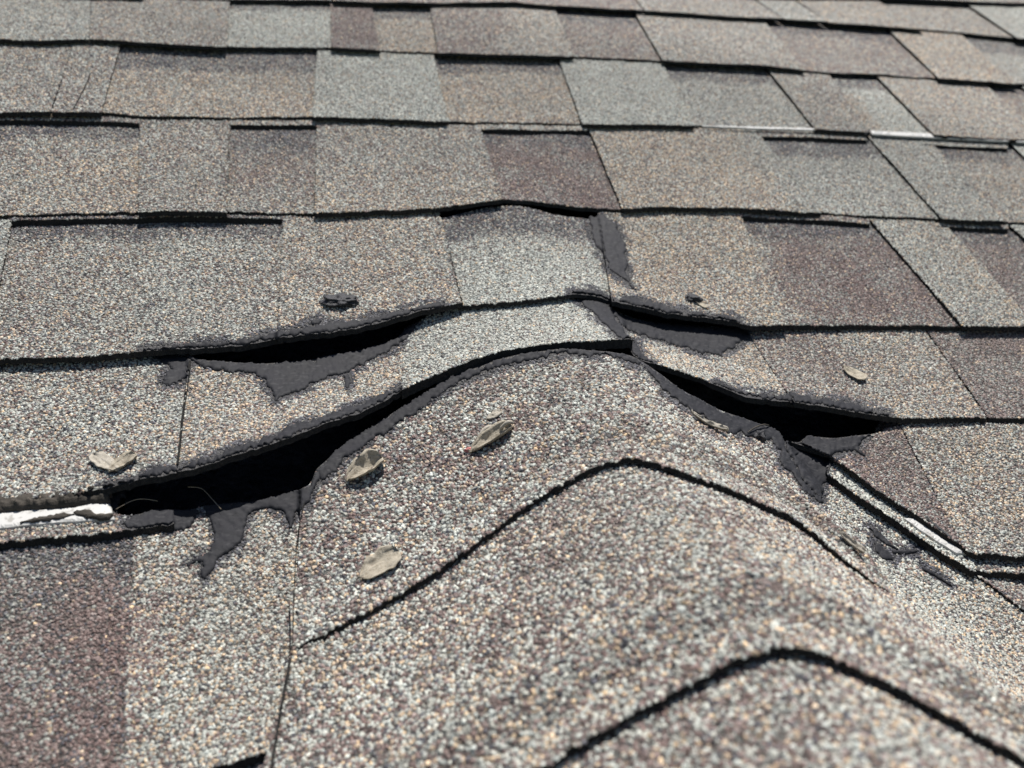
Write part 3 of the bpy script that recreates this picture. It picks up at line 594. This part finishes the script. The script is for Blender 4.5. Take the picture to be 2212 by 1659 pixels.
# ------------------------------------------------------------------ more of the same roof beyond the frame
def strip(lo, hi, xa, xb, under=.03):
    """plain shingles of one course between the lines lo (its lower edge) and hi (edge of the course above)"""
    ks = ['X', 'g', 'm', 'T', 'G', 'M', 'X', 't']; x = xa
    while x < xb - .01:
        wd = random.uniform(.14, .34); x1 = min(x + wd, xb); rz = random.random() < .55; kd = PAL[random.choice(ks)]
        nx = max(3, int((x1 - x) / .03)); V = []; C = []
        for j in range(6):
            v = max(0, (j - 1) / 4)
            for i in range(nx):
                xx = x + (x1 - x) * i / (nx - 1); yy = hi(xx) + (lo(xx) - hi(xx)) * v + (under if j == 0 else 0)
                V.append((xx, yy, float(S(np.array(xx), np.array(yy))) + CAM[2] + (.0016 if rz else -.0015) + (.0056 if rz else .0052) * v)); C.append(kd)
        for i in range(nx): p = V[5 * nx + i]; V.append((p[0], p[1] - .001, p[2] - .0045)); C.append(C[0])
        Fc = [((j + 1) * nx + i, (j + 1) * nx + i + 1, j * nx + i + 1, j * nx + i) for j in range(6) for i in range(nx - 1)]
        me = bpy.data.meshes.new('shingle'); me.from_pydata(V, [], Fc); me.materials.append(M_SH); me.materials.append(M_EDGE)
        for q in range(nx - 1): me.polygons[5 * (nx - 1) + q].material_index = 1
        me.attributes.new('bl', 'FLOAT_COLOR', 'POINT').data.foreach_set('color', np.array(C, float).ravel())
        me.attributes.new('gd', 'FLOAT', 'POINT')
        link('shingle_tab' if rz else 'shingle', me, roof)
        x = x1
def beyond():
    c = math.cos(PITCH) * .143
    W = lambda px, py: onto(np.array([float(px)]), np.array([float(py)]), .004)[0]
    def line(a, b): return lambda x: a[1] + (b[1] - a[1]) * (x - a[0]) / (b[0] - a[0])
    A, B = W(-600, interp(Lb, -600.)), W(2800, interp(Lb, 2800.)); f0 = line(A, B)
    for k in range(8):                              # courses above the frame
        strip(lambda x, k=k: f0(x) + c * k, lambda x, k=k: f0(x) + c * (k + 1), -2.2, 2.6)
    lips = [Lb, La, L1, L2, L3, L4a, L5a, LF]; ed = [W(-600, interp(l, -600.)) for l in lips]
    for u, l in zip(ed[:-1], ed[1:]):               # to the left of the frame
        strip(lambda x, l=l: l[1], lambda x, u=u: u[1], -2.2, max(u[0], l[0]) + .03)
    strip(lambda x: ed[-1][1] - c, lambda x: ed[-1][1], -2.2, -.1)
    lips = [Lb, La, L1, L2, L3, L4c, L5c, VAL]; er = [W(2800, interp(l, 2800.)) for l in lips]
    for u, l in zip(er[:-1], er[1:]):               # to the right of the frame
        strip(lambda x, l=l: l[1], lambda x, u=u: u[1], min(u[0], l[0]) - .03, 2.6)
    strip(lambda x: er[-1][1] - c, lambda x: er[-1][1], .9, 2.6)
beyond()

# ------------------------------------------------------------------ draping things on what is laid
TREE = BVHTree.FromPolygons(BV, BF, all_triangles=False)
CAMV = Vector(CAM)
def hit(px, py):
    d = ray(np.array(float(px)), np.array(float(py)))
    loc, nrm, _, t = TREE.ray_cast(CAMV, Vector(d).normalized(), 8)
    if loc is None:
        p = onto(np.array([px]), np.array([py]), 0)[0]; return Vector(p), Vector((0, 0, 1))
    if nrm.z < 0: nrm = -nrm
    return loc, nrm
def inside(p, poly):
    x, y = p; c = False; n = len(poly); j = n - 1
    for i in range(n):
        xi, yi = poly[i]; xj, yj = poly[j]
        if (yi > y) != (yj > y) and x < (xj - xi) * (y - yi) / (yj - yi) + xi: c = not c
        j = i
    return c
def drape(name, poly, thick, mat, parent=None, step=4.0, rough=2.0, ridges=.0, label=None, cat=None, group=None, lo=.0004, ragged=1.0, flat=False, rim=9.0):
    """a skin of real thickness lying on the surface within an outline"""
    P = np.asarray(poly, float); n = len(P); out = []
    sd_ = random.random() * 90
    for i in range(n):
        a, b = P[i], P[(i + 1) % n]; L = np.hypot(*(b - a)); m = max(1, int(L / step)); nrm = np.array([b[1] - a[1], a[0] - b[0]]) / max(L, 1e-6)
        for k in range(m):
            q = a + (b - a) * k / m
            w = (noise.noise(Vector((q[0] / 16, q[1] / 16, sd_))) * 1.0 + noise.noise(Vector((q[0] / 5, q[1] / 5, sd_))) * .9) * rough * ragged
            out.append(q + nrm * w)
    out = np.array(out); m = len(out)
    pts = [Vector(q) for q in out]
    x0, y0 = out.min(0); x1, y1 = out.max(0)
    def dist(x, y):
        a = out; b = np.roll(out, -1, 0); ab = b - a; t = np.clip(((x - a[:, 0]) * ab[:, 0] + (y - a[:, 1]) * ab[:, 1]) / (np.sum(ab ** 2, 1) + 1e-9), 0, 1)
        return np.min(np.hypot(a[:, 0] + ab[:, 0] * t - x, a[:, 1] + ab[:, 1] * t - y))
    dd = [0.0] * m
    yy = y0
    ol = out.tolist()
    while yy < y1:
        xx = x0
        while xx < x1:
            q = (xx + random.uniform(-.3, .3) * step, yy + random.uniform(-.3, .3) * step)
            if inside(q, ol):
                D = dist(*q)
                if D > step * .55: pts.append(Vector(q)); dd.append(D)
            xx += step
        yy += step
    r = delaunay_2d_cdt(pts, [(i, (i + 1) % m) for i in range(m)], [], 0, .01)
    vs2, _, fs, orig = r[0], r[1], r[2], r[3]
    W = []; D3 = []
    for i, v in enumerate(vs2):
        loc, nrm = hit(v.x, v.y)
        D = dd[orig[i][0]] if orig[i] else 0
        e = min(1, D / rim); nz = noise.noise(Vector((v.x / 14, v.y / 9, sd_ + 3))) + .5 * noise.noise(Vector((v.x / 5, v.y / 4, sd_ + 7)))
        h = lo + thick * (math.sqrt(e) if not flat else (e > 0)) * (1 + ridges * nz)
        W.append(loc + nrm * h); D3.append((loc - CAMV).length)
    Fc = []
    for f in fs:
        c = sum((vs2[i] for i in f), Vector((0, 0))) / len(f)
        if not inside((c.x, c.y), ol): continue
        ds = [D3[i] for i in f]
        if max(ds) - min(ds) > .045: continue
        Fc.append(tuple(f))
    nb = [set() for _ in W]
    for f in Fc:
        for a, b in zip(f, f[1:] + f[:1]): nb[a].add(b); nb[b].add(a)
    if not flat:                                    # the tar bridges steps: sagging skin never below what it lies on
        Hh = [(p - CAMV).length for p in W]; dirs = [(p - CAMV).normalized() for p in W]; H0 = list(Hh)
        for _ in range(5):
            Hn = [min(h0, .4 * h + .6 * sum(Hh[j] for j in n_) / len(n_)) if n_ else h for h, h0, n_ in zip(Hh, H0, nb)]
            Hh = Hn
        W = [CAMV + d * h for d, h in zip(dirs, Hh)]
    cnt = len(W)
    # underside so that it is a body
    for v in list(W[:cnt]): W.append(v - Vector((0, 0, .0015)))
    edges = {}
    for f in Fc:
        for a, b in zip(f, f[1:] + f[:1]): edges[(a, b)] = 1
    Fs = [(b, a, a + cnt, b + cnt) for (a, b) in edges if (b, a) not in edges]
    me = bpy.data.meshes.new(name); me.from_pydata([tuple(v) for v in W], [], Fc + Fs); me.materials.append(mat)
    me.polygons.foreach_set('use_smooth', np.full(len(Fc) + len(Fs), not flat))
    return link(name, me, parent, label, cat, group)

for lab, poly, th, rg in TAR:
    drape('sealant_smear', poly, th * .22, M_TAR, roof, step=3.0, rough=rg * (2.3 if 'bead' in lab or 'band' in lab or 'rim' in lab else 1.7), ridges=.8, label=lab, lo=.0006, rim=5)
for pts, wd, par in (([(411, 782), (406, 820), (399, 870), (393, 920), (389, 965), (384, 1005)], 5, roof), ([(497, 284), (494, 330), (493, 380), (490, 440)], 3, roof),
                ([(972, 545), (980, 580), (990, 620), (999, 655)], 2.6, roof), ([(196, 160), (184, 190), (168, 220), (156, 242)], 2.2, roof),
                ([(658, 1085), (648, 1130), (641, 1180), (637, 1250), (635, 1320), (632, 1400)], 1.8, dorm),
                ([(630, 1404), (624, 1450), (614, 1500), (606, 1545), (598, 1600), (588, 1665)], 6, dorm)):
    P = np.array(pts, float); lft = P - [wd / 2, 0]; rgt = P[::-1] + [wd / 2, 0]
    drape('joint_shade_strip', np.concatenate([lft, rgt]).tolist(), .0003, M_EDGE, par, step=5, rough=.9, lo=.0009, flat=True)  # dark ribbon: shingle joints, plus a painted-in shadow line beside the ridge caps
drape('ragged_edge', [(-60, 1092), (0, 1085), (105, 1076), (222, 1060), (240, 1092), (180, 1094), (120, 1102), (60, 1104), (0, 1112), (-60, 1118)], .0022, M_RAGGED, roof, rough=4, ridges=1.1, lo=.0026, rim=4, label='torn dark asphalt edge above the white tape')
drape('tape_strip', [(-60, 1118), (0, 1112), (60, 1106), (125, 1102), (160, 1100), (200, 1091), (236, 1092), (247, 1126), (200, 1128), (130, 1132), (60, 1138), (0, 1146), (-60, 1152)], .0006, M_TAPE, roof, rough=1.2, flat=True, lo=.0012, label='white release tape at the left end of the widest gap')
drape('tape_strip', [(1951, 1124), (2002, 1123), (2050, 1160), (2098, 1199), (2064, 1199), (2020, 1172), (1982, 1147)], .0006, M_TAPE, roof, rough=.5, flat=True, lo=.0014, label='short white tape piece in the right valley')
drape('tar_streak', [(45, 1136), (90, 1124), (140, 1116), (165, 1117), (140, 1126), (90, 1132)], .001, M_RAGGED, roof, rough=3, lo=.0024, label='dark streak across the white tape')
drape('tar_streak', [(160, 1112), (190, 1108), (215, 1118), (240, 1116), (236, 1126), (190, 1126), (170, 1122)], .001, M_RAGGED, roof, rough=3, lo=.0024, label='dark blot at the right end of the white tape')
for x0, x1, dy0, dy1, lb in ((1515, 1760, 8, 10, 'thin white tape line under the second course'), (1866, 2320, 11, 12, 'bright white tape line at the upper right')):
    s = np.linspace(x0, x1, 14)
    up = [(x, float(interp(L2, x)) + (7 if x0 < 1800 else 4)) for x in s]; dn = [(x, float(interp(L2, x)) + dy0 + (dy1 - dy0) * min(1, (x - x0) / 120)) for x in s[::-1]]
    drape('tape_strip', up + dn, .0008, M_TAPE, roof, rough=.4, flat=True, lo=.0035, step=5, label=lb)

# ------------------------------------------------------------------ dry petals and litter lying on the roof
def petal(name, x0, y0, x1, y1, wpx, mat, label, cat, curl=.35, cup=.5, lift=.001, notch=0.0, group='dry petals scattered on the ridge', tipdark=None, wave=.15, th=.0004, twist=0.0):
    """a curled dry petal between two points of the roof: ribbed blade with thickness"""
    A, na = hit(x0, y0); B, nb = hit(x1, y1)
    N = (na + nb).normalized(); ax = B - A; L = ax.length; t = ax / L; t = (t - N * t.dot(N)).normalized(); s = N.cross(t)
    mid, _ = hit((x0 + x1) / 2, (y0 + y1) / 2)
    # width in metres from the picture's scale there
    scale = (mid - CAMV).length / F
    W = wpx * scale * 1.2
    nu, nv = 22, 12; V = []; sd_ = random.random() * 40
    for i in range(nu + 1):
        u = i / nu
        prof = (max(0, 1 - abs(2 * u - 1.08) ** 2.6)) ** .55 * (.72 + .4 * u) if u > 0 else .3
        if u > .97: prof = .16
        for j in range(nv + 1):
            v = j / nv * 2 - 1
            nz = noise.noise(Vector((u * 4 + sd_, v * 3, 0)))
            wv = W * .5 * prof * (1 + .18 * noise.noise(Vector((u * 6 + sd_, v + 3, 1))))
            h = lift + W * cup * (v * v) * prof * .5 + L * curl * (abs(u - .5) * 2) ** 2 * .22 + W * wave * nz * .6 + .00035 * math.sin(v * 15 + nz * 4)
            if abs(v) < .12: h -= .0004
            p = A.lerp(B, u) + s * (v * wv + twist * L * (u - .5) ** 2) + N * h
            V.append(p)
    c = len(V)
    V += [p - N * th for p in V]
    q = nv + 1; Fc = []
    for i in range(nu):
        for j in range(nv):
            a = i * q + j; Fc.append((a, a + 1, a + q + 1, a + q)); Fc.append((c + a + q, c + a + q + 1, c + a + 1, c + a))
    rim = [j for j in range(nv + 1)] + [i * q + nv for i in range(1, nu + 1)] + [nu * q + j for j in range(nv - 1, -1, -1)] + [i * q for i in range(nu - 1, 0, -1)]
    for a, b in zip(rim, rim[1:] + rim[:1]): Fc.append((b, a, c + a, c + b))
    me = bpy.data.meshes.new(name); me.from_pydata([tuple(p - A) for p in V], [], Fc); me.materials.append(mat)
    me.polygons.foreach_set('use_smooth', np.ones(len(Fc), bool))
    o = link(name, me, None, label, cat, group); o.location = A
    return o
def stalk(name, pts, r, mat, parent=None, label=None, cat=None, loc=None, lift=.001):
    P = []
    for (x, y, h) in pts:
        l, n = hit(x, y); P.append(l + Vector((0, 0, h + lift)))
    # smooth
    Q = []
    for i in range(len(P) - 1):
        p0 = P[max(i - 1, 0)]; p1 = P[i]; p2 = P[i + 1]; p3 = P[min(i + 2, len(P) - 1)]
        for k in range(6):
            t = k / 6; Q.append(.5 * ((2 * p1) + (p2 - p0) * t + (2 * p0 - 5 * p1 + 4 * p2 - p3) * t * t + (3 * p1 - p0 - 3 * p2 + p3) * t ** 3))
    Q.append(P[-1]); V = []; Fc = []; ns = 6; base = loc or Q[0]
    for i, p in enumerate(Q):
        t = (Q[min(i + 1, len(Q) - 1)] - Q[max(i - 1, 0)]).normalized(); a = t.cross(Vector((0, 0, 1)))
        a = a.normalized() if a.length > 1e-4 else Vector((1, 0, 0)); b = a.cross(t); rr = r * (1 - .5 * abs(i / len(Q) * 2 - 1) ** 3)
        for k in range(ns):
            an = k / ns * math.tau; V.append(tuple(p + a * math.cos(an) * rr + b * math.sin(an) * rr - base))
    for i in range(len(Q) - 1):
        for k in range(ns): Fc.append((i * ns + k, i * ns + (k + 1) % ns, (i + 1) * ns + (k + 1) % ns, (i + 1) * ns + k))
    me = bpy.data.meshes.new(name); me.from_pydata(V, [], Fc); me.materials.append(mat); me.polygons.foreach_set('use_smooth', np.ones(len(Fc), bool))
    o = link(name, me, parent, label, cat)
    if parent is None: o.location = base
    return o
def lump(name, x, y, rpx, mat, label, cat, squash=.6, parent=None, stretch=1.0, rot=0.0, up=.3, amp=.5):
    loc, n = hit(x, y); sc_ = (loc - CAMV).length / F * rpx
    import bmesh
    bm = bmesh.new(); bmesh.ops.create_icosphere(bm, subdivisions=4, radius=1)
    sd_ = random.random() * 60
    for v in bm.verts:
        c = v.co.copy(); k = 1 + amp * noise.noise(c * 1.6 + Vector((sd_, 0, 0))) + amp * .5 * noise.noise(c * 4 + Vector((0, sd_, 0)))
        c = c * k; c.x *= stretch; c = Matrix.Rotation(rot, 3, 'Z') @ c; c.z *= squash; v.co = c * sc_
    for f in bm.faces: f.smooth = True
    me = bpy.data.meshes.new(name); bm.to_mesh(me); bm.free(); me.materials.append(mat)
    o = link(name, me, parent, label, cat)
    if parent is None: o.location = loc + Vector((0, 0, sc_ * squash * up))
    else: o.location = loc + Vector((0, 0, sc_ * squash * up)) - parent.location
    return o

petal('dry_petal', 749, 1046, 828, 996, 44, M_PETAL, 'rolled tan petal below the middle of the widest gap, curled like a shell', 'petal', cup=1.0, curl=.3)
petal('dry_petal', 778, 1254, 864, 1196, 54, M_PETAL, 'flat ribbed tan petal lowest on the ridge, just above the curved cap edge', 'petal', cup=.35, curl=.1)
sp = petal('seed_pod', 1016, 983, 1108, 926, 32, M_PETAL, 'weathered grey-tan seed pod with a reddish end near the crest', 'seed pod', cup=1.0, curl=.15, group=None)
lump('red_end', 1014, 974, 8, M_RED, 'reddish end', None, squash=.7, parent=sp, stretch=1.3)
stalk('pod_flap', [(1030, 958, .001), (1046, 944, .003), (1062, 932, .002)], .0011, M_PETALG, sp, loc=sp.location.copy())
stalk('pod_flap', [(1080, 938, .002), (1096, 932, .004), (1108, 922, .001)], .0010, M_PETALG, sp, loc=sp.location.copy())
petal('dry_flake', 1052, 908, 1084, 890, 18, M_PETALG, 'small greyish flake just above the seed pod', 'flake', cup=.1, curl=.1, group=None)
petal('dry_petal', 258, 1022, 204, 988, 28, M_PETALG, 'pale petal, left half of the pair on the left shingle above the widest gap', 'petal', cup=.25, curl=.25)
petal('dry_petal', 238, 1026, 298, 990, 26, M_PETAL, 'folded tan petal, right half of the pair on the left shingle above the widest gap', 'petal', cup=.8, curl=.4)
petal('dry_flake', 1818, 798, 1866, 826, 28, M_PETAL, 'yellowish papery flake on the maroon and tan shingle at the right', 'flake', cup=.3, curl=.5, group=None)
petal('dry_petal', 1486, 898, 1566, 940, 13, M_PETALG, 'thin grey curled petal on the right side of the crest below the right gap', 'petal', cup=.9, curl=.5)
petal('dry_petal', 1806, 1152, 1862, 1202, 11, M_PETALG, 'curled grey petal at the lower right edge of the top ridge cap', 'petal', cup=1.3, curl=.6)
lump('tar_lump', 738, 652, 27, M_DARKLUMP, 'larger black tar lump on the shingle above the upper left gap', 'tar lump', squash=.42, stretch=1.35, amp=.6)
tl = lump('dark_lump', 1496, 648, 15, M_DARKLUMP, 'small dark clump with a tan sliver above the thin right gap', 'debris', squash=.6, stretch=1.2, rot=-.4)
ts = petal('tan_sliver', 1500, 652, 1526, 668, 10, M_PETAL, None, None, cup=.3, curl=.2, group=None); ts.parent = tl; ts.location = ts.location - tl.location
tb = lump('dark_lump', 1640, 946, 15, M_DARKLUMP, 'dark clump with twig in the tar below the right gap', 'debris', squash=.8, stretch=.8)
stalk('twig', [(1614, 941, .001), (1630, 934, .002), (1648, 928, .002), (1660, 926, .001)], .0004, M_RAGGED, None, 'dark bent twig beside the clump below the right gap', 'twig')
for pts, lab in (([(406, 1052, .006), (436, 1056, .01), (460, 1080, .008), (478, 1100, .003)], 'pale arched fibre across the black of the widest gap'),
                 ([(250, 1100, .004), (285, 1082, .01), (310, 1078, .012), (340, 1082, .01)], 'pale fibre at the left end of the widest gap')):
    # fibres span the gap between its lips, in the air
    P = [Vector(onto(np.array([float(x)]), np.array([float(y)]), .006)[0]) for x, y, h in pts]
    V = []; Fc = []
    Q = []
    for i in range(len(P) - 1):
        p0 = P[max(i - 1, 0)]; p1 = P[i]; p2 = P[i + 1]; p3 = P[min(i + 2, len(P) - 1)]
        for k in range(6):
            t = k / 6; Q.append(.5 * ((2 * p1) + (p2 - p0) * t + (2 * p0 - 5 * p1 + 4 * p2 - p3) * t * t + (3 * p1 - p0 - 3 * p2 + p3) * t ** 3))
    Q.append(P[-1])
    for p in Q:
        for k in range(4):
            a = k / 4 * math.tau; V.append(tuple(p - Q[0] + Vector((math.cos(a), 0, math.sin(a))) * .00012))
    for i in range(len(Q) - 1):
        for k in range(4): Fc.append((i * 4 + k, i * 4 + (k + 1) % 4, (i + 1) * 4 + (k + 1) % 4, (i + 1) * 4 + k))
    me = bpy.data.meshes.new('fibre'); me.from_pydata(V, [], Fc); me.materials.append(M_HAIR)
    o = link('fibre', me, None, lab, 'fibre'); o.location = Q[0]
